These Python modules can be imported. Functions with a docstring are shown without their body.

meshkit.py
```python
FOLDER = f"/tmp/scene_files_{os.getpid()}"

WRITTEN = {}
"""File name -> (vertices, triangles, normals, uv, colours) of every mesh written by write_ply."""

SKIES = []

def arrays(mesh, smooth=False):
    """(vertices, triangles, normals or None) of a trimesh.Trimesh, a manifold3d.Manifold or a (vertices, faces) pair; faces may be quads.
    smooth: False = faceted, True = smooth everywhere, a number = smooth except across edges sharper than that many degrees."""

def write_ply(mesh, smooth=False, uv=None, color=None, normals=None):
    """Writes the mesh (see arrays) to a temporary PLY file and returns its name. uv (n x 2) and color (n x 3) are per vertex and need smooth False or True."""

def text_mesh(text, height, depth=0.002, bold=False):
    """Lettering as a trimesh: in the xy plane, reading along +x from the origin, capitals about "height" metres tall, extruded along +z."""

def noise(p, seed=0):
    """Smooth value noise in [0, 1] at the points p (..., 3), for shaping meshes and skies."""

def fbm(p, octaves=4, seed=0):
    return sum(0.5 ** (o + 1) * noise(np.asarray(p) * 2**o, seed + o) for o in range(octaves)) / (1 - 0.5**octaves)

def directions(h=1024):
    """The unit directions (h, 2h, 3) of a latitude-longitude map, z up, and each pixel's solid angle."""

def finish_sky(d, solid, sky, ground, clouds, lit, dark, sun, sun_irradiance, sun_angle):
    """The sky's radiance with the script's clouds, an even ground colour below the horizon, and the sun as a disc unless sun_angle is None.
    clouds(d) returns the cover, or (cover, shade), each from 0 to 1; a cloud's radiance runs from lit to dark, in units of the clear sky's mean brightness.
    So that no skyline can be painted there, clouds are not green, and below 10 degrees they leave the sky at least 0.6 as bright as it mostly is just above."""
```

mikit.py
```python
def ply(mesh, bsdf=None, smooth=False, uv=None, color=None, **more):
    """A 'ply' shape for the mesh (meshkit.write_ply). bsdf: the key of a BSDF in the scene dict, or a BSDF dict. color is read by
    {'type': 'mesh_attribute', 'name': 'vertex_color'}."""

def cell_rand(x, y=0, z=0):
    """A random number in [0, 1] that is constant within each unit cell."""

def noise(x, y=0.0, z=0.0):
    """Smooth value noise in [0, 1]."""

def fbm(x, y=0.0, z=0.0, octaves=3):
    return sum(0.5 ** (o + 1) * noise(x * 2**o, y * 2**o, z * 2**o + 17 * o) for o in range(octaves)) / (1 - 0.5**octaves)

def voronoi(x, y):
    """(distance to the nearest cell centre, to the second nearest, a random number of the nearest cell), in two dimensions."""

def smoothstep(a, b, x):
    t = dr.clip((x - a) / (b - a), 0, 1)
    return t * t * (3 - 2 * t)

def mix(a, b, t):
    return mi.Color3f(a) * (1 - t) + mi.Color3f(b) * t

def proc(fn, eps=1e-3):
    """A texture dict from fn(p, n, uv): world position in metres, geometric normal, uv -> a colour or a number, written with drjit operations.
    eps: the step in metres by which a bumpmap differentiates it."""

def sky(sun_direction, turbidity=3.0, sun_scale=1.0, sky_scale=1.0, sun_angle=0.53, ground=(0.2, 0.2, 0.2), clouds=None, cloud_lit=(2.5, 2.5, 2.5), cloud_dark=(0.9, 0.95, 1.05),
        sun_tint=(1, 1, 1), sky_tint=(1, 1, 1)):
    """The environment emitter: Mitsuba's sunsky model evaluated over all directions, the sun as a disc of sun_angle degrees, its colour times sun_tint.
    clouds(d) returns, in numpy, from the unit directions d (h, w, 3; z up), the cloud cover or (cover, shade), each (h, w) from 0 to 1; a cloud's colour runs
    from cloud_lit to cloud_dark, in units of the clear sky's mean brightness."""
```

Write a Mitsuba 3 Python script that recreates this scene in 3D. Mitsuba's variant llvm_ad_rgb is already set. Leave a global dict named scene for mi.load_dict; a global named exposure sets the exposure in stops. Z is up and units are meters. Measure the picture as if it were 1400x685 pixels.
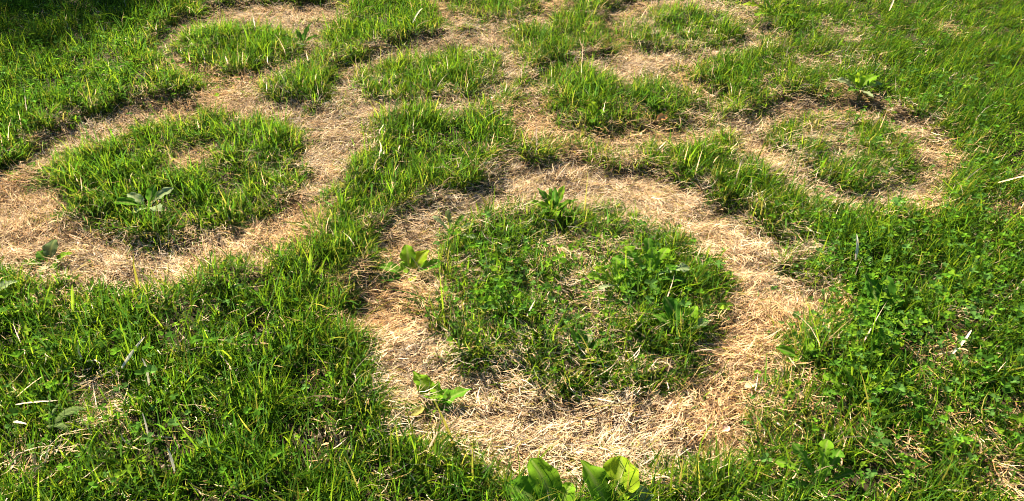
import math
import numpy as np
import shapely
from scipy import ndimage
import mitsuba as mi
import mikit, meshkit

T = mi.ScalarTransform4f
scene, labels = {}, {}

# ------------------------------------------------------------------ camera, light, exposure
PITCH = math.radians(36.0)
scene['camera'] = {'type': 'perspective', 'fov': 67.38, 'fov_axis': 'x', 'near_clip': 0.05, 'far_clip': 400.0,
                   'to_world': T().look_at(origin=[0, 0, 1.45], target=[0, math.cos(PITCH), 1.45 - math.sin(PITCH)], up=[0, 0, 1])}
SUN_AZ, SUN_EL = math.radians(-26.0), math.radians(29.0)      # azimuth from +y towards +x
SUN = (math.sin(SUN_AZ) * math.cos(SUN_EL), math.cos(SUN_AZ) * math.cos(SUN_EL), math.sin(SUN_EL))
scene['sky'] = mikit.sky(SUN, turbidity=2.5, sky_scale=.22, sun_tint=(1.0, 1.04, 1.06), ground=(0.08, 0.1, 0.05))
exposure = 4.45

rng = np.random.default_rng(7)

# ------------------------------------------------------------------ where the dead rings lie (ground metres: x right, y ahead)
RINGS = {
    'centre': ([(0.167,2.557),(0.0,2.523),(-0.147,2.416),(-0.269,2.277),(-0.344,2.14),(-0.402,2.014),(-0.431,1.89),(-0.44,1.789),(-0.448,1.715),(-0.403,1.586),(-0.378,1.498),(-0.355,1.417),(-0.313,1.328),(-0.253,1.234),(-0.171,1.184),(-0.1,1.137),(-0.016,1.101),(0.065,1.085),(0.147,1.087),(0.246,1.097),(0.367,1.133),(0.478,1.184),(0.576,1.234),(0.664,1.328),(0.73,1.43),(0.785,1.541),(0.854,1.698),(0.878,1.817),(0.867,1.908),(0.839,2.014),(0.808,2.123),(0.759,2.23),(0.666,2.336),(0.552,2.443),(0.408,2.48),(0.277,2.545)],
[(0.147,2.32),(0.0,2.233),(-0.123,2.143),(-0.193,2.015),(-0.231,1.879),(-0.239,1.782),(-0.196,1.682),(-0.157,1.559),(-0.128,1.46),(-0.085,1.394),(0.0,1.389),(0.093,1.356),(0.175,1.344),(0.282,1.389),(0.385,1.381),(0.481,1.441),(0.556,1.524),(0.598,1.65),(0.615,1.755),(0.633,1.917),(0.565,1.995),(0.495,2.099),(0.375,2.21),(0.25,2.21)]),
    'left': ([(-2.012,2.004),(-2.085,2.268),(-2.047,2.443),(-1.906,2.48),(-1.836,2.557),(-1.815,2.745),(-1.748,2.927),(-1.64,3.039),(-1.487,3.098),(-1.34,3.188),(-1.156,3.173),(-0.951,3.061),(-0.741,2.955),(-0.607,2.789),(-0.573,2.608),(-0.598,2.443),(-0.623,2.23),(-0.641,2.109),(-0.65,2.004),(-0.745,1.918),(-0.884,1.836),(-0.98,1.793),(-1.078,1.766),(-1.195,1.738),(-1.29,1.759),(-1.39,1.786),(-1.574,1.887),(-1.684,1.843),(-1.855,1.869)],
[(-1.647,2.355),(-1.684,2.432),(-1.671,2.529),(-1.614,2.637),(-1.524,2.766),(-1.415,2.869),(-1.293,2.91),(-1.15,2.91),(-0.974,2.817),(-0.876,2.778),(-0.797,2.62),(-0.748,2.406),(-0.771,2.326),(-0.796,2.176),(-0.85,2.097),(-0.958,2.055),(-1.064,2.014),(-1.191,2.038),(-1.291,2.022),(-1.37,2.055),(-1.447,2.14),(-1.513,2.176)]),
    'right': ([(0.854,2.834),(0.95,2.989),(1.113,3.076),(1.284,3.113),(1.429,3.068),(1.581,3.011),(1.691,2.9),(1.744,2.77),(1.668,2.565),(1.543,2.392),(1.406,2.287),(1.249,2.212),(1.121,2.202),(1.011,2.249),(0.944,2.297),(0.917,2.387),(0.885,2.537),(0.852,2.696)],
[(0.992,2.704),(1.058,2.83),(1.185,2.856),(1.303,2.896),(1.429,2.91),(1.493,2.876),(1.52,2.741),(1.51,2.62),(1.466,2.523),(1.338,2.406),(1.227,2.336),(1.116,2.355),(1.049,2.437),(1.005,2.551),(0.974,2.597)]),
    'upper_left': ([(-1.75,3.539),(-1.829,3.871),(-1.759,4.112),(-1.609,4.302),(-1.423,4.377),(-1.225,4.428),(-1.047,4.428),(-0.969,4.229),(-0.968,3.892),(-0.928,3.567),(-0.967,3.449),(-1.063,3.28),(-1.114,3.123),(-1.271,3.092),(-1.428,3.2),(-1.575,3.363)],
[(-1.689,3.69),(-1.696,3.854),(-1.593,4.004),(-1.424,4.027),(-1.222,3.917),(-1.083,3.896),(-1.009,3.673),(-1.069,3.54),(-1.137,3.417),(-1.238,3.349),(-1.383,3.434),(-1.55,3.54)]),
    'upper_mid': ([(-0.842,3.316),(-0.783,3.522),(-0.655,3.671),(-0.522,3.789),(-0.362,3.892),(-0.192,3.934),(-0.019,3.871),(0.08,3.69),(0.076,3.434),(-0.016,3.168),(-0.141,3.034),(-0.309,2.976),(-0.429,2.948),(-0.544,2.893),(-0.61,2.775),(-0.684,2.827),(-0.764,3.034)],
[(-0.7,3.316),(-0.681,3.382),(-0.59,3.469),(-0.49,3.505),(-0.339,3.596),(-0.164,3.692),(-0.036,3.578),(-0.02,3.349),(-0.125,3.204),(-0.315,3.113),(-0.47,3.068),(-0.617,3.158)]),
    'upper_right': ([(0.0,3.034),(0.074,3.316),(0.183,3.522),(0.358,3.595),(0.546,3.671),(0.743,3.652),(0.844,3.417),(0.889,3.188),(0.871,2.893),(0.806,2.731),(0.681,2.652),(0.504,2.605),(0.337,2.617),(0.172,2.688),(0.036,2.84)],
[(0.137,3.186),(0.175,3.331),(0.291,3.399),(0.438,3.331),(0.564,3.266),(0.68,3.266),(0.762,3.155),(0.777,3.011),(0.71,2.887),(0.55,2.808),(0.39,2.783),(0.266,2.873),(0.172,3.011)]),
    'top_right': ([(0.468,4.089),(0.547,4.327),(0.725,4.48),(0.939,4.615),(1.152,4.588),(1.318,4.428),(1.368,4.17),(1.319,3.832),(1.222,3.633),(1.057,3.539),(0.846,3.449),(0.619,3.432),(0.519,3.614),(0.464,3.791)],
[(0.562,3.96),(0.673,4.165),(0.841,4.286),(1.021,4.261),(1.157,4.141),(1.194,3.977),(1.119,3.789),(0.914,3.69),(0.71,3.671),(0.604,3.789)]),
    'top_mid': ([(-0.492,4.643),(-0.412,4.213),(-0.301,3.982),(-0.12,3.832),(0.0,3.853),(0.174,3.982),(0.276,4.237),(0.353,4.671),(0.186,4.967),(-0.187,5.03),(-0.411,4.875)],
[(-0.413,4.545),(-0.341,4.352),(-0.241,4.158),(-0.04,4.112),(0.143,4.253),(0.222,4.491),(0.111,4.742),(-0.18,4.801),(-0.346,4.713)]),
}
DRY_SPOTS = [(1.685, 3.813, 0.12, 0.5), (1.424, 3.462, 0.12, 0.5), (1.658, 3.436, 0.1, 0.4), (2.233, 3.865, 0.1, 0.35), (1.045, 1.252, 0.06, 0.4), (1.083, 1.132, 0.05, 0.4), (1.204, 1.218, 0.05, 0.3), (1.68, 2.161, 0.08, 0.5), (-0.693, 2.867, 0.09, 0.9), (-0.642, 2.708, 0.1, 0.9), (0.0, 3.393, 0.1, 0.45), (-0.033, 3.229, 0.08, 0.4), (-0.346, 2.161, 0.07, 0.3), (0.221, 1.822, 0.11, 0.5), (0.162, 1.953, 0.1, 0.3), (0.044, 1.787, 0.06, 0.4), (0.529, 3.245, 0.07, 0.9), (-1.208, 2.601, 0.08, 0.75), (-1.232, 2.506, 0.08, 0.5), (1.206, 2.77, 0.07, 0.7), (1.334, 2.802, 0.08, 0.6), (1.128, 2.708, 0.06, 0.5), (1.355, 2.619, 0.09, 0.3), (-0.127, 1.703, 0.05, 0.3), (0.744, 1.31, 0.06, 0.4), (0.628, 1.218, 0.08, 0.4), (0.89, 1.132, 0.05, 0.3), (0.228, 2.648, 0.1, 0.35), (0.087, 2.739, 0.09, 0.35), (0.406, 2.59, 0.1, 0.5), (-1.315, 3.763, 0.05, 0.5), (1.423, 3.151, 0.08, 0.5), (-1.074, 1.132, 0.05, 0.25), (-1.157, 1.196, 0.06, 0.2), (0.492, 2.708, 0.08, 0.45), (1.132, 3.151, 0.06, 0.4), (-0.148, 3.763, 0.06, 0.4), (1.054, 1.092, 0.06, 0.5)]
HOLLOWS = [(-0.999, 1.305, 0.05), (-1.055, 1.349, 0.045), (-0.471, 1.604, 0.03), (1.149, 1.474, 0.04), (-0.885, 2.48, 0.03)]

X0, Y0, CELL, NX, NY = -5.0, 0.2, 0.01, 1000, 800
gx, gy = np.meshgrid(X0 + (np.arange(NX) + .5) * CELL, Y0 + (np.arange(NY) + .5) * CELL)


def nz(x, y, s, seed, octaves=3):
    x, y = np.asarray(x, float), np.asarray(y, float)
    return meshkit.fbm(np.stack([x * s, y * s, np.full_like(x, seed * 3.7)], -1), octaves, seed) * 2 - 1


wx = gx + .07 * nz(gx, gy, 21, 3) + .085 * nz(gx, gy, 9, 1) + .08 * nz(gx, gy, 3, 4)
wy = gy + .07 * nz(gx, gy, 21, 6) + .085 * nz(gx, gy, 9, 2) + .08 * nz(gx, gy, 3, 5)


def soft(poly):
    return ndimage.gaussian_filter(shapely.contains_xy(shapely.Polygon(poly), wx, wy).astype(np.float32), 2)


RING_KEYS = list(RINGS)
REGROWN = {'centre': .02, 'left': .05, 'right': .13, 'upper_left': .16, 'upper_mid': .27, 'upper_right': .25, 'top_right': .40, 'top_mid': .34}
NARROWED = {'centre': .012, 'left': .015, 'right': .008, 'upper_left': .022, 'upper_mid': .022, 'upper_right': .034, 'top_right': .03, 'top_mid': .03}
THIN = {'centre': .14, 'left': .04, 'right': .25, 'upper_left': .12, 'upper_mid': .25, 'upper_right': .2, 'top_right': .6, 'top_mid': .3}
discs = {k: soft(RINGS[k][1]) for k in RING_KEYS}
outers = {k: soft(RINGS[k][0]) for k in RING_KEYS}
disc_all = np.max([discs[k] for k in RING_KEYS], 0)
dead = np.clip(np.max([outers[k] for k in RING_KEYS], 0) - disc_all, 0, 1)
outer_all = np.max([outers[k] for k in RING_KEYS], 0)
in_dead = dead > .5
to_live = ndimage.distance_transform_edt(in_dead) * CELL          # how deep inside a dead ring
to_dead = ndimage.distance_transform_edt(~in_dead) * CELL         # how far from the nearest dead ring
ring_of = np.argmax([np.where(in_dead, ndimage.gaussian_filter(outers[k], 6), 0) + ndimage.gaussian_filter(outers[k], 40) for k in RING_KEYS], 0)
disc_of = np.argmax([discs[k] for k in RING_KEYS], 0)
dry = np.zeros_like(gx)
for x, y, r, a in DRY_SPOTS:
    dry = np.maximum(dry, a * np.exp(-((gx - x) ** 2 + (gy - y) ** 2) / r ** 2))
dry = np.clip(dry + .25 * np.clip(nz(gx, gy, 4, 8) * 2.2 - .5, 0, 1) * (gx > .3), 0, 1)
hollow = np.zeros_like(gx)
for x, y, r in HOLLOWS:
    hollow = np.maximum(hollow, np.exp(-((gx - x) ** 2 + (gy - y) ** 2) / r ** 2))

lush = nz(gx, gy, 5, 11)
narrowed = np.take([NARROWED[k] for k in RING_KEYS], ring_of) * in_dead
live = np.clip(.6 + (to_dead - to_live + narrowed) / (.03 + .07 * np.clip(nz(gx, gy, 5, 15, 2) * 2, 0, 1)) + .8 * nz(gx, gy, 22, 12), 0, 1)
ragged = np.clip(1.0 - np.where(disc_all > .5, .8, 2.0) * np.clip(nz(gx, gy, 13, 17, 2), 0, 1) * np.exp(-(to_dead / .07) ** 2), .1, 1)
live *= ragged                                                               # bays where the dying reaches into the green
live *= 1 - .86 * dry
regrown = np.take([REGROWN[k] for k in RING_KEYS], ring_of) * in_dead          # how far a ring has greened over again, in clumps
live = np.maximum(live, np.clip(regrown * (1 + 3.2 * nz(gx, gy, 7, 13, 2)), 0, .8))
spill = np.clip(3.5 * nz(gx, gy, 14, 16, 2) + .12, 0, 1) * np.exp(-(to_live / .085) ** 2) * in_dead
live = np.maximum(live, .75 * spill)                                        # tufts that lean and creep into the straw
thin = np.clip(.55 + 1.8 * nz(gx, gy, 11, 14, 2), 0, 1)                       # the discs are patchy too
live *= np.where(disc_all > .5, 1 - np.take([THIN[k] for k in RING_KEYS], disc_of) * thin, 1)
live *= 1 - .8 * hollow
height = 1.0 + .18 * np.exp(-((to_dead - .07) / .10) ** 2) * (disc_all < .5) - .22 * np.exp(-(to_dead / .03) ** 2) + .35 * lush
height *= np.where((disc_all > .5) & (gy > 2.6), 1.25, 1.0)
height *= 1 - .45 * dry
height *= np.where(in_dead & (to_live > .02), .68, 1.0)


def field(a, x, y):
    i = np.clip(((np.asarray(x) - X0) / CELL).astype(int), 0, NX - 1)
    j = np.clip(((np.asarray(y) - Y0) / CELL).astype(int), 0, NY - 1)
    return a[j, i]


raised = np.where(disc_all > .3, .018, .034) * (1 - np.clip(ndimage.gaussian_filter(in_dead.astype(np.float32), 1.6) * 1.15, 0, 1)) * (1 - .6 * dry) * (1 - .5 * hollow)


def ground_z(x, y):
    """The turf stands a few centimetres above the sunken dead rings."""
    return field(raised, x, y) + .024 * nz(x, y, 1.6, 21, 3) + .013 * nz(x, y, 10, 22, 2)


# ------------------------------------------------------------------ materials
VC = {'type': 'mesh_attribute', 'name': 'vertex_color'}
scene['grass_leaf'] = {'type': 'principledthin', 'base_color': VC, 'roughness': .26, 'diff_trans': 1.15, 'eta': 1.4, 'spec_trans': 0.0}
scene['broad_leaf'] = {'type': 'principledthin', 'base_color': VC, 'roughness': .30, 'diff_trans': 1.1, 'eta': 1.45, 'spec_trans': 0.0}
scene['straw_skin'] = {'type': 'principledthin', 'base_color': VC, 'roughness': .5, 'diff_trans': .5, 'eta': 1.4, 'spec_trans': 0.0}
scene['soil'] = {'type': 'twosided', 'nested': {'type': 'principled', 'base_color': VC, 'roughness': .95, 'specular': .15}}
scene['bark'] = {'type': 'twosided', 'nested': {'type': 'principled', 'roughness': .9, 'specular': .2, 'base_color': mikit.proc(
    lambda p, n, uv: mikit.mix((.10, .075, .055), (.2, .16, .12), mikit.fbm(p.x * 40, p.y * 40, p.z * 9)))}}

# ------------------------------------------------------------------ ground, one sheet to the horizon
def spaced(lo, hi, step, far):
    a = np.arange(lo, hi + 1e-6, step)
    out = np.cumsum(step * 1.35 ** np.arange(1, 40))
    out = out[out < far]
    return np.concatenate([lo - out[::-1], a, hi + out])


sx, sy = spaced(-3.4, 3.4, .027, 150), spaced(.6, 5.2, .027, 150)
mx, my = np.meshgrid(sx, sy)
nv = np.stack([mx, my, ground_z(mx, my)], -1).reshape(-1, 3)
ii, jj = np.meshgrid(np.arange(len(sx) - 1), np.arange(len(sy) - 1))
q = (jj * len(sx) + ii).ravel()
nf = np.vstack([np.stack([q, q + 1, q + len(sx) + 1], 1), np.stack([q, q + len(sx) + 1, q + len(sx)], 1)])
inside = (mx > X0) & (mx < X0 + NX * CELL) & (my > Y0) & (my < Y0 + NY * CELL)
deadness = np.where(inside, np.clip(1 - field(live, mx, my), 0, 1), 0)
grain = nz(mx, my, 30, 31, 2) * .5 + .5
earth = np.array([.030, .022, .014]) * (1 - grain[..., None] * .4)
thatch = np.array([.12, .08, .045]) * (.6 + .6 * grain[..., None])
far_turf = np.array([.05, .09, .02])
gcol = earth + (thatch - earth) * (deadness[..., None] * .85)
gcol = np.where(inside[..., None], gcol, far_turf)
scene['ground'] = mikit.ply((nv, nf), 'soil', smooth=True, color=gcol.reshape(-1, 3))
labels['ground'] = {'label': 'dark soil of the lawn, showing between the blades and in the bare hollows', 'category': 'ground', 'kind': 'structure'}


# ------------------------------------------------------------------ blades
def blades(p, az, length, width, lean, curl, nseg, base, tip, roll, taper=1.6, flat_min=None, wob=0.0):
    """Curved tapering strips, one per row of p. lean: angle from upright at the foot, curl: how much more it leans at the tip."""
    n = len(p)
    t = np.linspace(0, 1, nseg + 1)
    th = lean[:, None] + curl[:, None] * t[None] ** 1.3
    a = az[:, None] + (wob * rng.normal(size=n))[:, None] * t[None]
    d = np.stack([np.sin(th) * np.cos(a), np.sin(th) * np.sin(a), np.cos(th)], -1)
    mid = .5 * (d[:, 1:] + d[:, :-1]) * (length / nseg)[:, None, None]
    c = np.concatenate([np.zeros((n, 1, 3)), np.cumsum(mid, 1)], 1) + p[:, None]
    if flat_min is not None:
        c[..., 2] = np.maximum(c[..., 2], flat_min[:, None])
    s = np.stack([-np.sin(a), np.cos(a), np.zeros_like(a)], -1)
    nn = np.cross(d, s)
    r = roll[:, None, None]
    side = s * np.cos(r) + nn * np.sin(r)
    w = (width[:, None] * (1 - .96 * t ** taper) * (.72 + .28 * np.minimum(t * 4, 1)))[..., None] * .5
    L, Rr = c - side * w, c + side * w
    v = np.stack([L[:, :-1], Rr[:, :-1]], 2).reshape(n, -1, 3)
    v = np.concatenate([v, c[:, -1:]], 1)
    k = 2 * nseg + 1
    f = []
    for i in range(nseg - 1):
        f += [(2 * i, 2 * i + 1, 2 * i + 3), (2 * i, 2 * i + 3, 2 * i + 2)]
    f.append((2 * nseg - 2, 2 * nseg - 1, 2 * nseg))
    f = (np.array(f)[None] + (np.arange(n) * k)[:, None, None]).reshape(-1, 3)
    tt = np.append(np.repeat(t[:-1], 2), 1.0)[None, :, None]
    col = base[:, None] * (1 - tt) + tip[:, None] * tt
    return v.reshape(-1, 3), f, col.reshape(-1, 3)


class Bag:
    def __init__(self):
        self.v, self.f, self.c, self.n = [], [], [], 0

    def add(self, v, f, c):
        self.v.append(v), self.f.append(f + self.n), self.c.append(c)
        self.n += len(v)

    def build(self, key, bsdf, smooth=False):
        if self.n:
            scene[key] = mikit.ply((np.vstack(self.v), np.vstack(self.f)), bsdf, smooth=smooth, color=np.clip(np.vstack(self.c), 0, 1))
            return True


def half_width(y):
    return .70 * (y * math.cos(PITCH) + 1.45 * math.sin(PITCH)) + .05


def scatter(per_m2, y0, y1, margin):
    """Points strewn evenly over the strip y0..y1, as wide as the view and a margin more."""
    w = half_width(y1) + margin
    n = int(per_m2 * 2 * w * (y1 - y0))
    x, y = rng.uniform(-w, w, n), rng.uniform(y0, y1, n)
    keep = np.abs(x) < half_width(y) + margin
    return x[keep], y[keep]


GREENS = np.array([[0.063, 0.187, 0.009], [0.040, 0.140, 0.009], [0.104, 0.229, 0.009], [0.026, 0.097, 0.012], [0.162, 0.287, 0.012], [0.050, 0.156, 0.025]])
STRAWS = np.array([[0.641, 0.514, 0.374], [0.671, 0.582, 0.469], [0.578, 0.416, 0.261], [0.702, 0.634, 0.573], [0.421, 0.272, 0.157], [0.593, 0.500, 0.331]])
# strips: y0, y1, blades per m2, segments, width factor, margin
STRIPS = [(.75, 1.75, 37500, 4, 1.0, .18), (1.75, 2.6, 35500, 3, 1.0, .2), (2.6, 3.6, 28000, 3, 1.03, .25), (3.6, 5.0, 25000, 2, 1.12, .3), (5.0, 7.2, 4500, 2, 1.9, .4)]

lawn, patches = Bag(), {k: Bag() for k in RING_KEYS}
thatch_bag, rings = Bag(), {k: Bag() for k in RING_KEYS}


def split_add(pos, owner, bags, common, args):
    """Blades whose foot stands in ring or disc number i go to that object, the rest to the common one."""
    for i, k in [(-1, None)] + list(enumerate(RING_KEYS)):
        m = owner == i
        if m.any():
            (common if k is None else bags[k]).add(*blades(pos[m], *[a[m] if isinstance(a, np.ndarray) else a for a in args]))


for y0, y1, dens, seg, wf, margin in STRIPS:
    # green blades, standing in small tufts
    x, y = scatter(dens / 5 * 1.45, y0, y1, margin)
    k = rng.integers(2, 9, len(x))
    tuft = np.repeat(np.arange(len(x)), k)
    spread = .012
    tx = x[tuft] + rng.normal(0, spread, len(tuft))
    ty = y[tuft] + rng.normal(0, spread, len(tuft))
    alive = field(live, tx, ty)
    clump = .18 + .82 * np.clip(nz(tx, ty, 13, 41, 2) * 2.8 + .7, 0, 1)
    clump = np.maximum(clump, np.where(field(disc_all, tx, ty) > .35, .5, .9) * np.exp(-(field(to_dead, tx, ty) / .13) ** 2))          # the growth is thickest along the rings
    clump /= np.where(field(disc_all, tx, ty) > .35, 1.0, 1.45)
    keep = rng.random(len(tx)) < np.maximum(alive * clump, .012)
    tx, ty, tuft, alive = tx[keep], ty[keep], tuft[keep], alive[keep]
    n = len(tx)
    hgt = field(height, tx, ty)
    h_t = rng.normal(0, 1, len(x))
    length = np.clip(.058 * hgt * (1 + .6 * nz(tx, ty, 11, 42, 2)) * np.exp(.30 * rng.normal(size=n) + .12 * h_t[tuft]), .015, .17) * (.55 + .45 * alive)
    tall = rng.random(n) < .035
    length = np.where(tall, length * 1.5, length)
    flow = 2.2 * nz(tx, ty, 1.3, 43, 2) + 1.2 * nz(tx, ty, 6, 44, 2) + .5
    az = flow + rng.normal(0, 1.5, n) + rng.uniform(-.8, .8, len(x))[tuft]
    # near the upper right the blades all comb over to the right
    comb = np.clip((tx - 1.1) / .8, 0, 1) * np.clip((ty - 1.9) / .8, 0, 1)
    az = np.where(rng.random(n) < comb * .75, rng.normal(.5, .45, n), az)
    lean = np.abs(rng.normal(.78, .55, n)) + .15 * comb
    curl = np.abs(rng.normal(.65, .7, n))
    width = .0036 * wf * np.exp(.28 * rng.normal(size=n))
    pos = np.stack([tx, ty, ground_z(tx, ty) - .004], 1)
    pick = rng.integers(0, len(GREENS), len(x))[tuft]
    pick = np.where(rng.random(n) < .35, rng.integers(0, len(GREENS), n), pick)
    col = GREENS[pick] * np.exp(.16 * rng.normal(size=(n, 1)))
    warm = np.clip(1 - field(to_dead, tx, ty) / .14, 0, 1) * .5 + field(dry, tx, ty) * .7
    yellowed = (rng.random(n) < .04 + .32 * warm)[:, None]
    col = np.where(yellowed, col * .45 + np.array([.26, .23, .045]) * .75, col)
    straw = rng.random(n) < .006 + .07 * warm
    col = np.where(straw[:, None], STRAWS[rng.integers(0, 4, n)], col)
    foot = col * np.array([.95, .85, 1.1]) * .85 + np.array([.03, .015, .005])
    owner = np.where(field(disc_all, tx, ty) > .35, field(disc_of, tx, ty), -1)
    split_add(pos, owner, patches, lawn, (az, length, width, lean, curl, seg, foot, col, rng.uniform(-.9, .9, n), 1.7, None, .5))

    # straw: a flattened mat in the rings, a thin thatch under the green
    x, y = scatter(dens * (1.35 if y1 < 3 else 1.0), y0, y1, margin)
    alive = field(live, x, y)
    keep = rng.random(len(x)) < np.clip(1.25 - alive * 1.21, .04, 1) * np.where(alive < .5, np.clip(nz(x, y, 15, 55, 2) * 2.2 + .95, .4, 1), 1)
    x, y, alive = x[keep], y[keep], alive[keep]
    n = len(x)
    gz = ground_z(x, y)
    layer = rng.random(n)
    up = layer ** 1.5 * .018 * (1 + 1.5 * np.clip(nz(x, y, 18, 54, 2) * 2, -.6, 1))
    swirl = 2.6 * nz(x, y, 2.4, 51, 2) + 1.6 * nz(x, y, 9, 52, 2)
    az = swirl + rng.normal(0, .6, n) + np.pi * (rng.random(n) < .5)
    lean = np.clip(rng.normal(1.42, .22, n), .3, 1.7)
    stand = rng.random(n) < np.where(alive > .5, .02, .08)
    lean = np.where(stand, rng.uniform(.4, 1.1, n), lean)
    curl = rng.normal(.12, .35, n)
    length = np.minimum(.085, .042 * np.exp(.42 * rng.normal(size=n))) * np.where(stand, .7, 1)
    width = .0019 * wf * np.exp(.3 * rng.normal(size=n))
    tone = nz(x, y, 3.2, 53, 2)
    w = np.array([.26, .24, .18, .10, .12, .10])
    pick = rng.choice(6, n, p=w / w.sum())
    col = STRAWS[pick] * (1 + .16 * tone[:, None]) * np.exp(.15 * rng.normal(size=(n, 1)))
    rust = np.clip(nz(x, y, 2.1, 56, 2) * 2 + (x > .45) * (y < 2.2) * .35, 0, .7)[:, None]       # warmer, browner stretches of the rings
    col = col * (1 - rust) + col * np.array([1.0, .85, .66]) * rust
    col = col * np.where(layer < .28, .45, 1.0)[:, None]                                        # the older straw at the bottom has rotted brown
    col = np.where((rng.random(n) < .08)[:, None], np.array([.30, .27, .08]), col)
    pos = np.stack([x, y, gz + up], 1)
    owner = np.where(field(in_dead, x, y), field(ring_of, x, y), -1)
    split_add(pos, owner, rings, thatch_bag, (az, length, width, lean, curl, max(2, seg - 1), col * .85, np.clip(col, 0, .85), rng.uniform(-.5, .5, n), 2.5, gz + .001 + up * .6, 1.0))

# ------------------------------------------------------------------ clover and other small round leaves
def clover_leaves(x, y, zc, size, nrm_tilt, spin, col):
    """Three heart-shaped leaflets on a thin stalk for each point."""
    n = len(x)
    ring = np.array([[0, 0], [.30, .36], [.62, .52], [.92, .40], [1.0, .16], [.93, 0], [1.0, -.16], [.92, -.40], [.62, -.52], [.30, -.36]])
    fan = np.array([(5, i, i + 1) for i in range(5, 9)] + [(5, 9, 0), (5, 0, 1)] + [(5, i, i + 1) for i in range(1, 4)] + [(5, 4, 5)])
    fan = np.array([f for f in fan if len(set(f)) == 3])
    V, F, C = [], [], []
    base = np.stack([x, y, zc], 1)
    for l in range(3):
        a = spin + l * 2.094 + rng.normal(0, .12, n)
        dip = nrm_tilt[:, 0] + rng.normal(0, .15, n)
        e1 = np.stack([np.cos(a) * np.cos(dip), np.sin(a) * np.cos(dip), np.sin(dip)], 1)
        e2 = np.stack([-np.sin(a), np.cos(a), nrm_tilt[:, 1]], 1)
        e3 = np.cross(e1, e2)
        pts = base[:, None] + size[:, None, None] * (ring[None, :, :1] * e1[:, None] + ring[None, :, 1:] * e2[:, None] + (np.abs(ring[None, :, 1:]) * .35) * e3[:, None])
        V.append(pts.reshape(-1, 3))
        F.append((fan[None] + (np.arange(n) * 10)[:, None, None]).reshape(-1, 3) + l * n * 10)
        tone = (1 + .12 * rng.normal(size=(n, 1, 1))) * np.ones((1, 10, 1))
        tone[:, [0, 1, 9]] *= 1.1
        C.append((col[:, None] * tone).reshape(-1, 3))
    return np.vstack(V), np.vstack(F), np.vstack(C)


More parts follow.
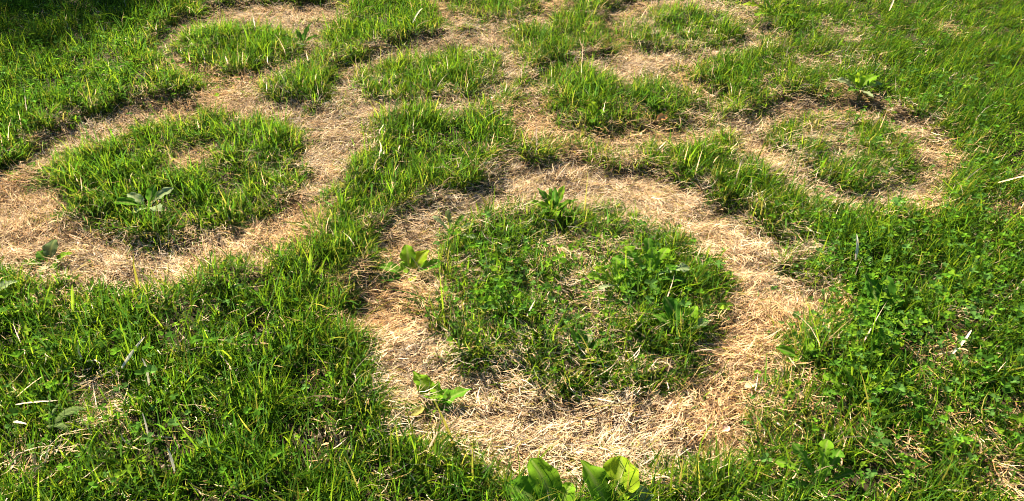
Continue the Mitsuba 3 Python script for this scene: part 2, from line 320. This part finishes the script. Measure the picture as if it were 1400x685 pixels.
CLOVER_GREEN = np.array([[0.076, 0.203, 0.020], [0.104, 0.250, 0.020], [0.056, 0.148, 0.023], [0.144, 0.273, 0.023], [0.096, 0.218, 0.053]])


def clover_patch(key, label, centres, total):
    bag = Bag()
    w = np.array([c[3] * c[2] ** 2 for c in centres])
    pick = rng.choice(len(centres), total, p=w / w.sum())
    c = np.array(centres)[pick]
    x, y = c[:, 0] + rng.normal(0, 1, total) * c[:, 2], c[:, 1] + rng.normal(0, 1, total) * c[:, 2]
    keep = (rng.random(total) < np.clip(field(live, x, y) * 1.1, .03, 1)) & (y > .75) & (rng.random(total) < .25 + 1.1 * np.clip(nz(x, y, 7, 61, 2) + .4, 0, 1))
    x, y = x[keep], y[keep]
    n = len(x)
    g = ground_z(x, y)
    hz = np.clip(.055 * field(height, x, y) * np.exp(.3 * rng.normal(size=n)), .012, .09)
    size = .0092 * np.exp(.28 * rng.normal(size=n))
    col = CLOVER_GREEN[rng.integers(0, 5, n)] * np.exp(.15 * rng.normal(size=(n, 1)))
    tilt = np.stack([rng.normal(.12, .25, n), rng.normal(0, .25, n)], 1)
    bag.add(*clover_leaves(x, y, g + hz, size, tilt, rng.uniform(0, 6.3, n), col))
    bow = rng.uniform(0, 6.3, n)
    off = hz * .25
    foot = np.stack([x - np.cos(bow) * off, y - np.sin(bow) * off, g - .003], 1)
    stalk = np.stack([x, y, g + hz], 1) - foot
    ln = np.linalg.norm(stalk, axis=1)
    bag.add(*blades(foot, bow, ln, np.full(n, .0016), np.arccos(stalk[:, 2] / ln), np.zeros(n), 2, col * .8, col, rng.uniform(-.5, .5, n), 8))
    bag.build(key, 'broad_leaf')
    labels[key] = {'label': label, 'category': 'clover', 'kind': 'stuff'}


clover_patch('clover', 'white clover leaves spread through the lawn at the right of the big ring',
             [(1.071, 1.474, .22, 1), (1.024, 1.715, .2, 1), (1.322, 1.715, .2, .8), (1.008, 1.853, .15, .8), (0.843, 1.226, .2, .6), (1.582, 1.966, .25, .7), (1.314, 2.047, .15, .5)], 2000)
clover_patch('clover_001', 'white clover leaves among the grass inside the big ring',
             [(0.000, 1.682, .12, 1), (0.190, 1.682, .12, 1), (0.393, 1.782, .12, .8), (-0.022, 1.853, .1, .8), (-0.124, 1.619, .05, .8)], 600)
clover_patch('clover_002', 'small round clover leaves in the lawn at the upper left',
             [(-2.047, 3.098, .3, 1), (-1.998, 3.417, .35, 1), (-1.690, 3.332, .3, .6), (-2.537, 3.789, .4, .8)], 1500)
clover_patch('clover_003', 'scattered clover leaves in the lawn at the lower left, below the left ring',
             [(-0.896, 1.272, .25, 1), (-1.105, 1.420, .25, 1), (-0.703, 1.226, .2, .5), (-1.417, 1.650, .1, 1)], 420)
clover_patch('clover_004', 'sparse clover leaves in the lawn at the upper right, beyond the small ring',
             [(1.586, 2.758, .3, .6), (2.090, 3.251, .5, .6), (1.736, 2.523, .3, 1)], 900)


# ------------------------------------------------------------------ names of the grass
lawn.build('lawn_grass', 'grass_leaf')
labels['lawn_grass'] = {'label': 'long green lawn grass growing outside and between the dead rings', 'category': 'grass', 'kind': 'stuff'}
thatch_bag.build('straw_thatch', 'straw_skin')
labels['straw_thatch'] = {'label': 'thin dry straw lying low among the green lawn blades', 'category': 'dry grass', 'kind': 'stuff'}
RING_NAMES = {
    'centre': 'the big ring in the middle foreground', 'left': 'the wide ring cut off by the left edge', 'right': 'the small ring at the right',
    'upper_left': 'the ring at the upper left, near the tree shade', 'upper_mid': 'the ring above the middle, between two others',
    'upper_right': 'the ring just above the big ring, right of middle', 'top_right': 'the faint ring at the top, right of middle', 'top_mid': 'the ring cut off by the top edge, in the middle'}
for i, k in enumerate(RING_KEYS):
    num = '' if i == 0 else f'_{i:03d}'
    if rings[k].build('dead_grass_ring' + num, 'straw_skin'):
        labels['dead_grass_ring' + num] = {'label': 'flattened straw-coloured dead grass forming ' + RING_NAMES[k], 'category': 'dead grass', 'kind': 'stuff', 'group': 'rings of dead grass'}
    if patches[k].build('grass_patch' + num, 'grass_leaf'):
        labels['grass_patch' + num] = {'label': 'round patch of green grass growing inside ' + RING_NAMES[k], 'category': 'grass', 'kind': 'stuff', 'group': 'green patches inside the rings'}

# ------------------------------------------------------------------ weeds: every plant is a thing, every leaf a part
def numbered(name):
    k, i = name, 0
    while k in labels or any(s == k or s.startswith(k + '__') for s in scene):
        i += 1
        k = f'{name}_{i:03d}'
    return k


def thing(name, label, cat, group=None):
    key = numbered(name)
    labels[key] = {'label': label, 'category': cat}
    if group:
        labels[key]['group'] = group
    return key


def outline(kind, s):
    """Half width of the leaf at s, as a share of its greatest half width."""
    if kind == 'plantain':                                # stalk, then a broad oval with a blunt point
        u = np.clip((s - .2) / .8, 0, 1)
        return np.maximum(np.sin(np.pi * u ** .85) ** .75, .10 * (s < .9) + .0)
    if kind == 'dock':                                    # long, narrow, pointed
        u = np.clip((s - .12) / .88, 0, 1)
        return np.maximum(np.sin(np.pi * u ** .75) ** .9, .10 * (s < .9))
    if kind == 'dandelion':                               # lobes that point back to the foot
        body = np.clip(s * 1.3, 0, 1) ** .8 * np.sqrt(np.clip(1.03 - s ** 4, 0, 1))
        saw = (s * 5.5) % 1.0
        return np.maximum(body * np.where(s > .8, 1, .35 + .65 * saw ** 1.3), .10 * (s < .95))
    if kind == 'blade':
        return np.minimum(1, .5 + 2 * s) * np.sqrt(np.clip(1 - s ** 2.2, 0, 1))
    return np.sin(np.pi * s)


def leaf(kind, base, az, L, W, rise, droop, col, fold=.35, wave=.0, roll=0.0, ns=22, nt=4, sway=0.0):
    s = np.linspace(0, 1, ns)
    t = np.linspace(-1, 1, 2 * nt + 1)
    el = rise - droop * s ** 1.2
    a = math.radians(az) + sway * s
    d = np.stack([np.cos(el) * np.cos(a), np.cos(el) * np.sin(a), np.sin(el)], 1)
    c = np.asarray(base) + np.concatenate([[[0, 0, 0]], np.cumsum((d[1:] + d[:-1]) * .5 * L / (ns - 1), 0)])
    side = np.stack([-np.sin(a), np.cos(a), 0 * a], 1)
    nrm = np.cross(d, side)
    r = roll + .15 * np.sin(5 * s + az)
    side, nrm = side * np.cos(r)[:, None] + nrm * np.sin(r)[:, None], nrm * np.cos(r)[:, None] - side * np.sin(r)[:, None]
    hw = W * .5 * outline(kind, s)
    hw = hw * (1 + .06 * np.sin(23 * s + az))
    lift = fold * np.abs(t)[None] * hw[:, None] - .16 * fold * (t[None] ** 2) * hw[:, None]
    lift = lift + wave * W * np.sin(19 * s[:, None] + 1.3 * np.sign(t)[None] + az) * (t[None] ** 2) * np.minimum(1, hw[:, None] / (W * .3))
    vein = np.cos(np.abs(t) * 2 * np.pi * 2.0) if kind in ('plantain', 'blade') else None
    if vein is not None:
        lift = lift + .016 * W * vein[None] * np.minimum(1, hw[:, None] / (W * .25))
    else:
        lift = lift + .02 * W * np.cos(2 * np.pi * (s[:, None] * 9 - np.abs(t)[None] * 1.6)) * (np.abs(t)[None] > .1)
    v = c[:, None] + side[:, None] * (hw[:, None] * t[None])[..., None] + nrm[:, None] * lift[..., None]
    v[..., 2] = np.maximum(v[..., 2], ground_z(v[..., 0], v[..., 1]) + .004)
    m = 2 * nt + 1
    q = (np.arange(ns - 1)[:, None] * m + np.arange(m - 1)[None]).ravel()
    f = np.vstack([np.stack([q, q + m, q + m + 1], 1), np.stack([q, q + m + 1, q + 1], 1)])
    col = np.asarray(col, float)
    shade = 1 + .13 * nz(v[..., 0] * 1.0, v[..., 1] * 1.0, 90, 71, 2)[..., None]
    cc = col[None, None] * shade
    rib = (np.abs(t) < .12)[None, :, None] * .55
    cc = cc * (1 - rib) + rib * np.array([.30, .36, .14])
    worn = np.clip(2.5 * nz(v[..., 0], v[..., 1], 55, 72, 2) - .9, 0, .6)[..., None]
    cc = cc * (1 - worn) + worn * np.array([.30, .24, .09])
    return v.reshape(-1, 3), f, cc.reshape(-1, 3)


def plant(name, label, x, y, kind, leaves, cat=None, up=.006):
    """leaves: (azimuth with 0 to the right and 90 away, length, width, rise, droop, colour[, roll])"""
    key = thing(name, label, cat or name.replace('_', ' '))
    for i, l in enumerate(leaves):
        az, L, W, rise, droop, col = l[:6]
        roll = l[6] if len(l) > 6 else 0.0
        kd = l[7] if len(l) > 7 else kind
        off = np.array([math.cos(math.radians(az)), math.sin(math.radians(az))]) * .004
        base = (x + off[0], y + off[1], float(ground_z(x, y)) + up)
        v, f, c = leaf(kd, base, az, L * 1.05, W * 1.2, rise, droop, col, fold=.30 if kd != 'dandelion' else .2, wave={'dock': .09, 'plantain': .05}.get(kd, .05), roll=roll, sway=.25 * math.sin(i * 2.3))
        k = f'{key}__leaf' + (f'_{i:03d}' if i else '')
        scene[k] = mikit.ply((v, f), 'broad_leaf', smooth=True, color=np.clip(c, 0, 1))
    return key


DEEP, MID, BRIGHT, PALE, LIME = (.060, .180, .022), (.095, .250, .025), (.16, .34, .025), (.28, .38, .22), (.25, .40, .025)

plant('plantain', 'broadleaf plantain with two dark leaves, on straw at the upper left of the big ring', -0.313, 1.846, 'plantain',
      [(168, .10, .042, .55, .75, MID), (200, .095, .040, .35, .6, DEEP), (62, .10, .040, .7, .6, LIME), (95, .105, .040, .8, .7, BRIGHT), (22, .11, .042, .5, .8, MID), (300, .045, .022, .5, .4, LIME), (130, .05, .024, 1.0, .5, BRIGHT)])
plant('broad_leaved_weed', 'bright green wavy-edged rosette alone on straw at the lower left of the big ring', -0.191, 1.329, 'dock',
      [(128, .105, .044, .75, .7, BRIGHT, .35), (188, .085, .036, .30, .5, MID), (88, .060, .028, 1.15, .6, BRIGHT), (18, .095, .038, .60, .75, MID, -.3), (50, .05, .026, .9, .7, MID), (250, .04, .02, .4, .4, BRIGHT), (340, .055, .024, .35, .5, DEEP)])
plant('plantain', 'broadleaf plantain with large dark oval leaves at the bottom edge, left of the two there', 0.097, 0.983, 'plantain',
      [(152, .125, .066, .55, .6, MID), (112, .13, .060, .72, .6, BRIGHT), (70, .075, .042, .8, .8, BRIGHT), (185, .09, .045, .5, .8, DEEP), (20, .07, .035, .6, .9, MID), (270, .08, .04, .4, .6, MID)])
plant('plantain', 'broadleaf plantain with a pale sunlit leaf at the bottom edge, right of the two there', 0.213, 0.979, 'plantain',
      [(122, .130, .062, .78, .6, BRIGHT, .45), (72, .135, .072, .62, .7, LIME), (35, .10, .052, .55, .8, PALE), (165, .07, .036, .55, .7, MID), (260, .08, .04, .4, .6, MID)])
plant('plantain', 'pale grey-green plantain with upturned leaves among the grass inside the left ring', -1.236, 2.194, 'plantain',
      [(150, .09, .036, .50, .5, PALE), (35, .10, .038, .65, .6, PALE), (330, .085, .036, .45, .5, PALE), (250, .06, .032, .45, .4, PALE), (75, .08, .03, .9, .5, MID), (195, .10, .040, .6, .6, MID)], up=.022)
plant('plantain', 'small curled greyish plantain on the straw at the bottom left of the left ring', -1.448, 1.920, 'plantain',
      [(95, .085, .040, .85, .9, (.12, .19, .09)), (20, .07, .030, .55, .6, BRIGHT), (200, .075, .032, .45, .6, MID), (275, .055, .03, .3, .4, PALE), (140, .06, .03, .6, .6, DEEP), (320, .05, .028, .35, .5, MID)])
plant('plantain', 'plantain leaves with pale stripes cut off by the left edge, below the left ring', -1.497, 1.698, 'plantain',
      [(45, .08, .034, .55, .8, PALE), (5, .065, .026, .4, .6, LIME), (320, .07, .03, .35, .5, MID), (110, .07, .03, .7, .7, DEEP), (200, .09, .04, .5, .7, MID)], up=.02)
plant('broad_leaved_weed', 'light green rosette in the grass just above the small ring at the right', 1.509, 3.113, 'dock',
      [(160, .12, .042, .55, .7, PALE), (120, .10, .036, .8, .7, BRIGHT), (40, .13, .048, .65, .8, BRIGHT), (10, .11, .036, .4, .6, PALE), (280, .10, .022, .25, .3, PALE), (80, .09, .036, 1.0, .7, LIME), (210, .08, .03, .4, .5, MID)], up=.015)
plant('dandelion', 'yellow-green dandelion rosette near the top edge, right of middle', 1.398, 4.044, 'dandelion',
      [(165, .17, .058, .6, .8, LIME), (125, .15, .055, .85, .8, BRIGHT), (60, .17, .06, .8, .9, LIME), (25, .16, .052, .5, .8, LIME), (205, .13, .05, .4, .6, BRIGHT), (330, .12, .046, .35, .6, MID)], up=.02)
plant('dandelion', 'large dandelion rosette of toothed leaves, right of centre inside the big ring', 0.403, 1.789, 'dandelion',
      [(85, .13, .044, .85, .7, MID), (50, .12, .040, .75, .8, BRIGHT), (15, .12, .042, .55, .7, PALE), (345, .10, .036, .4, .6, MID), (120, .12, .042, .8, .8, BRIGHT), (150, .12, .040, .6, .8, MID), (180, .10, .038, .45, .7, BRIGHT), (215, .09, .034, .4, .6, MID), (280, .08, .034, .4, .6, MID), (70, .09, .034, 1.1, .6, BRIGHT)], up=.032)
plant('dandelion', 'small bright dandelion with leaves to the left, beside the large dandelion in the big ring', 0.307, 1.755, 'dandelion',
      [(170, .085, .034, .5, .6, BRIGHT), (140, .08, .032, .7, .7, LIME), (95, .075, .03, .9, .7, BRIGHT), (205, .06, .028, .4, .5, PALE), (40, .07, .03, .6, .7, MID), (300, .05, .024, .4, .5, BRIGHT)], up=.03)
plant('plantain', 'narrow upright plantain with one yellow leaf, below the middle of the big ring patch', 0.191, 1.496, 'dock',
      [(98, .075, .024, .95, .7, DEEP), (65, .07, .022, .8, .7, PALE), (130, .075, .022, .9, .6, MID), (300, .05, .02, .5, .6, LIME), (20, .075, .02, .7, .6, DEEP)])
plant('upright_weed', 'leafy dark weed clump at the far edge of the patch inside the big ring', 0.143, 2.194, 'dock',
      [(100, .085, .022, .95, .8, MID), (60, .10, .024, .95, .9, BRIGHT), (135, .10, .022, .9, .9, DEEP), (20, .09, .022, .6, .8, MID), (165, .09, .022, .6, .8, BRIGHT), (280, .08, .022, .7, .9, BRIGHT), (80, .08, .02, 1.2, .5, DEEP), (225, .07, .02, .6, .8, MID), (330, .075, .02, .6, .9, MID), (115, .06, .02, 1.2, .9, LIME)], up=.012)
plant('plantain', 'dark plantain with broad upright leaves among clover, right of the big ring', 1.026, 1.631, 'plantain',
      [(110, .11, .048, 1.0, .6, DEEP), (62, .11, .042, .95, .7, DEEP), (300, .085, .040, .55, .8, BRIGHT), (20, .08, .034, .6, .7, MID), (200, .07, .032, .5, .6, DEEP), (265, .055, .028, .5, .6, MID)], up=.015)
plant('plantain', 'small plantain with one glossy round bright leaf among clover, right of the big ring', 0.972, 1.468, 'plantain',
      [(25, .055, .036, .55, .6, LIME), (140, .06, .028, .7, .6, BRIGHT), (90, .06, .026, .9, .6, MID), (200, .045, .022, .5, .6, MID), (320, .045, .02, .4, .5, BRIGHT)], up=.02)
plant('dandelion', 'yellow-green dandelion with one long pale leaf, lower right among clover', 0.839, 1.305, 'dandelion',
      [(28, .095, .036, .45, .5, LIME), (8, .08, .03, .35, .4, PALE), (150, .085, .030, .65, .7, BRIGHT), (175, .08, .028, .5, .6, MID), (100, .075, .028, .9, .7, BRIGHT), (280, .05, .024, .4, .5, LIME)], up=.015)
plant('dandelion', 'dark dandelion with toothed upright leaves at the bottom edge, right of the big ring', 0.667, 1.049, 'dandelion',
      [(120, .095, .032, .85, .7, MID), (150, .10, .034, .7, .8, BRIGHT), (75, .10, .036, .9, .8, BRIGHT), (45, .095, .034, .7, .8, MID), (15, .08, .03, .5, .7, DEEP), (190, .07, .028, .5, .7, MID), (270, .07, .03, .4, .6, MID)], up=.012)
plant('plantain', 'small flat rosette on bare straw at the left edge of the left ring', -1.775, 2.437, 'plantain',
      [(175, .085, .03, .35, .4, BRIGHT), (20, .09, .034, .45, .6, DEEP), (100, .07, .03, .6, .6, MID), (215, .06, .026, .3, .4, LIME), (330, .06, .026, .3, .4, DEEP)])
plant('plantain', 'single small plantain at the right outer edge of the big ring', 0.757, 1.452, 'plantain',
      [(165, .07, .026, .5, .5, MID), (195, .05, .02, .35, .4, BRIGHT), (60, .06, .026, .7, .7, BRIGHT), (10, .055, .024, .5, .6, MID)])
plant('thistle', 'small pale thistle seedling on the inner left edge of the big ring', -0.197, 2.063, 'dandelion',
      [(140, .085, .022, .7, .6, PALE), (100, .08, .022, .9, .6, (.16, .24, .10)), (30, .075, .020, .55, .6, PALE), (330, .085, .022, .35, .4, PALE), (200, .05, .018, .4, .5, (.16, .24, .10)), (60, .07, .02, .9, .7, MID)])
plant('plantain', 'plantain with a dark broad leaf at the right of the big ring patch', 0.465, 1.571, 'plantain',
      [(120, .10, .042, .9, .6, DEEP), (50, .085, .030, .7, .7, BRIGHT), (160, .085, .032, .6, .7, MID), (10, .075, .026, .5, .6, PALE), (280, .05, .024, .4, .5, MID)], up=.012)
plant('upright_weed', 'dark upright weed with long leaves on straw at the upper left ring', -1.050, 3.710, 'dock',
      [(70, .13, .022, .95, .7, DEEP), (110, .10, .02, .9, .8, DEEP), (30, .10, .022, .7, .8, MID), (160, .11, .022, .6, .8, MID), (280, .08, .022, .5, .7, MID), (200, .08, .022, .5, .7, DEEP)])
plant('plantain', 'small bright plantain in the grass patch of the ring above the big ring', 0.339, 2.873, 'plantain',
      [(95, .085, .034, .8, .7, LIME), (150, .08, .03, .6, .6, BRIGHT), (40, .07, .03, .6, .6, BRIGHT), (250, .06, .024, .4, .5, MID)], up=.015)


def feather(name, label, x, y, az, L, col):
    """A yarrow leaf: a midrib with many fine side leaflets, all one leaf."""
    key = thing(name, label, 'yarrow')
    for li, (da, sc) in enumerate([(0, 1.0), (55, .75), (-60, .8)]):
        bag = Bag()
        n = 26
        s = np.repeat(np.linspace(.12, .97, n), 2)
        sd = np.tile([1, -1], n)
        a0 = math.radians(az + da)
        z0 = float(ground_z(x, y)) + .022
        px, py = x + np.cos(a0) * s * L * sc, y + np.sin(a0) * s * L * sc
        pz = z0 + .022 * np.sin(s * 2.6)
        a = np.pi / 2 - (a0 + sd * 1.05)
        ln = .017 * sc * np.sin(np.pi * np.clip(s * .9 + .08, 0, 1)) + .002
        bag.add(*blades(np.stack([px, py, pz], 1), a, ln, np.full(2 * n, .0034), np.full(2 * n, 1.35), np.full(2 * n, .5), 3, np.tile(col, (2 * n, 1)), np.tile(np.array(col) * 1.1, (2 * n, 1)), rng.uniform(-.5, .5, 2 * n), 2))
        st = np.linspace(0, 1, 9)
        one = blades(np.array([[x, y, z0]]), np.array([np.pi / 2 - a0]), np.array([L * sc]), np.array([.004]), np.array([1.2]), np.array([.5]), 8, np.array([col]), np.array([col]), np.zeros(1), 3)
        bag.add(*one)
        bag.build(f'{key}__leaf' + (f'_{li:03d}' if li else ''), 'broad_leaf')


feather('yarrow', 'pale feathery yarrow leaves in the lawn near the lower left corner', -1.094, 1.222, 38, .085, (.17, .26, .10))


def single(name, label, cat, x, y, az, L, W, rise, droop, col, kind='blade', up=.03, roll=0.0, mat='broad_leaf', sway=.3):
    key = numbered(name)
    v, f, c = leaf(kind, (x, y, float(ground_z(x, y)) + up), az, L, W, rise, droop, col, fold=.3, wave=.06, roll=roll, ns=18, nt=3, sway=sway)
    scene[key] = mikit.ply((v, f), mat, smooth=True, color=np.clip(c, 0, 1))
    labels[key] = {'label': label, 'category': cat}


DRYCOL, GREYCOL = (.72, .62, .45), (.70, .66, .56)
single('grass_shoot', 'wide yellow-green grass blade standing out just left of the big ring', 'grass shoot', -0.596, 1.789, 75, .075, .010, 1.1, .2, LIME)
single('grass_shoot', 'wide bright grass blade below the left ring, right of a similar one', 'grass shoot', -1.212, 1.613, 80, .085, .010, 1.15, .3, LIME)
single('grass_shoot', 'wide bright grass blade below the left ring, left of a similar one', 'grass shoot', -1.303, 1.631, 60, .080, .009, 1.0, .3, LIME)
single('grass_shoot', 'yellow leaf-like blade near the left edge below the left ring', 'grass shoot', -1.301, 1.536, 120, .055, .012, .9, .5, LIME)
single('dry_straw', 'white curly dead blade standing in the lawn, lower left', 'dry straw', -0.903, 1.349, 85, .075, .006, 1.2, .5, GREYCOL, up=.03, mat='straw_skin', sway=.9)
single('dry_straw', 'pale twisted dead blade leaning right in the lawn, lower left', 'dry straw', -0.982, 1.389, 50, .095, .008, .7, .5, GREYCOL, up=.045, mat='straw_skin', roll=.5)
single('dry_straw', 'short white dead blade low in the lawn, left of the bottom middle', 'dry straw', -0.744, 1.084, 110, .055, .006, .9, .4, GREYCOL, up=.03, mat='straw_skin')
single('dry_straw', 'thin pale dead blade near the bottom left, above a shorter white one', 'dry straw', -0.837, 1.178, 105, .060, .004, 1.0, .3, GREYCOL, up=.035, mat='straw_skin')
single('dry_stalk', 'pale dead stalk lying level in the lawn near the left edge', 'dry stalk', -1.190, 1.272, 4, .100, .006, .15, .25, (.62, .56, .50), up=.05, mat='straw_skin', sway=.05)
single('dry_straw', 'bent white dead blade near the left edge, under the level stalk', 'dry straw', -1.173, 1.226, -30, .05, .007, .5, .6, GREYCOL, up=.045, mat='straw_skin')
single('dry_straw', 'long pale dead blade lying level at the right edge beside the small ring', 'dry straw', 1.673, 2.277, 8, .16, .008, .2, .3, DRYCOL, up=.06, mat='straw_skin')
single('dry_straw', 'pale dead blade standing among clover above right of the big ring', 'dry straw', 1.025, 1.838, 70, .085, .008, .9, .5, GREYCOL, up=.045, mat='straw_skin')
single('dry_straw', 'broad white dead blade slanting in the clover at the right edge', 'dry straw', 1.130, 1.441, 32, .10, .008, .5, .4, GREYCOL, up=.045, mat='straw_skin')
single('dry_straw', 'pale blade bent over in the lawn at the top, above the upper middle ring', 'dry straw', -0.506, 3.850, 60, .13, .010, .7, .9, GREYCOL, up=.06, mat='straw_skin')
single('dry_straw', 'pale crooked blade in the grass at the top right', 'dry straw', 1.978, 3.999, 55, .17, .010, .5, .5, DRYCOL, up=.06, mat='straw_skin')
single('dead_leaf', 'curled brown dead leaf in the grass patch of the ring above the big ring', 'dead leaf', 0.580, 2.847, 20, .075, .035, .5, 1.0, (.42, .22, .10), kind='plantain', up=.03, mat='straw_skin', roll=.5)
single('dead_leaf', 'tan fallen leaf lying on the straw at the lower right of the big ring', 'dead leaf', 0.577, 1.361, 15, .045, .020, .2, .3, (.70, .52, .34), kind='plantain', up=.025, mat='straw_skin')
single('dead_leaf', 'pinkish dry leaf lying on the straw at the bottom right of the big ring', 'dead leaf', 0.498, 1.222, 30, .028, .016, .15, .3, (.72, .48, .42), kind='plantain', up=.022, mat='straw_skin')
single('fallen_leaf', 'yellow-green fallen leaf on the straw below the wavy-leaved rosette', 'fallen leaf', -0.254, 1.272, 30, .05, .020, .25, .4, (.46, .44, .14), kind='plantain', up=.02)

# ------------------------------------------------------------------ the tree beyond the frame whose shade falls on the upper left corner
tx0, ty0 = -5.8, 11.1
key = thing('shade_tree', 'small leafy tree behind the lawn, shading its upper left corner', 'tree')
pts = np.array([[0, 0, -.1], [.03, .0, .8], [-.02, .04, 1.7], [.05, .02, 2.6], [.0, .0, 3.6]])


def limb(points, radii, sides=9):
    p = np.asarray(points, float)
    tn = np.gradient(p, axis=0)
    tn /= np.linalg.norm(tn, axis=1, keepdims=True)
    a = np.cross(tn, [.3, .9, .2])
    a /= np.linalg.norm(a, axis=1, keepdims=True)
    b = np.cross(tn, a)
    an = np.arange(sides) * 2 * np.pi / sides
    v = p[:, None] + np.asarray(radii)[:, None, None] * (np.cos(an)[None, :, None] * a[:, None] + np.sin(an)[None, :, None] * b[:, None])
    i, j = np.meshgrid(np.arange(len(p) - 1), np.arange(sides), indexing='ij')
    q4 = np.stack([i * sides + j, i * sides + (j + 1) % sides, (i + 1) * sides + (j + 1) % sides, (i + 1) * sides + j], -1).reshape(-1, 4)
    return v.reshape(-1, 3), q4


scene[key + '__trunk'] = mikit.ply(limb(pts + [tx0, ty0, 0], [.13, .10, .085, .06, .03]), 'bark', smooth=True)
bag = Bag()
for i in range(7):
    a = i * 2.4
    z0 = 1.7 + .25 * i
    r = 1.05 - .07 * i
    lp = np.array([[0, 0, z0], [.4 * r * math.cos(a), .4 * r * math.sin(a), z0 + .35], [r * math.cos(a), r * math.sin(a), z0 + .65]]) + [tx0, ty0, 0]
    scene[key + '__limb' + (f'_{i:03d}' if i else '')] = mikit.ply(limb(lp, [.045, .03, .012], 6), 'bark', smooth=True)
n = 8000
u = rng.normal(size=(n, 3))
u /= np.linalg.norm(u, axis=1, keepdims=True)
rad = (rng.random(n) ** .45)[:, None]
cp = u * rad * np.array([1.5, 1.5, 1.35])
bump = nz(u[:, 0] * 1.0 + u[:, 2], u[:, 1], 2.2, 81, 2)
cp *= (1 + .35 * bump)[:, None]
cp += [tx0, ty0, 3.15]
keep = nz(cp[:, 0] + cp[:, 2], cp[:, 1] - cp[:, 2], 2.5, 82, 2) > -.15
cp = cp[keep]
n = len(cp)
bag.add(*blades(cp, rng.uniform(0, 6.3, n), np.full(n, .11), np.full(n, .08), rng.uniform(.6, 2.2, n), rng.normal(.3, .3, n), 3, np.tile([.06, .12, .025], (n, 1)), np.tile([.07, .14, .03], (n, 1)), rng.uniform(-1, 1, n), 2))
bag.build(key + '__crown', 'broad_leaf')
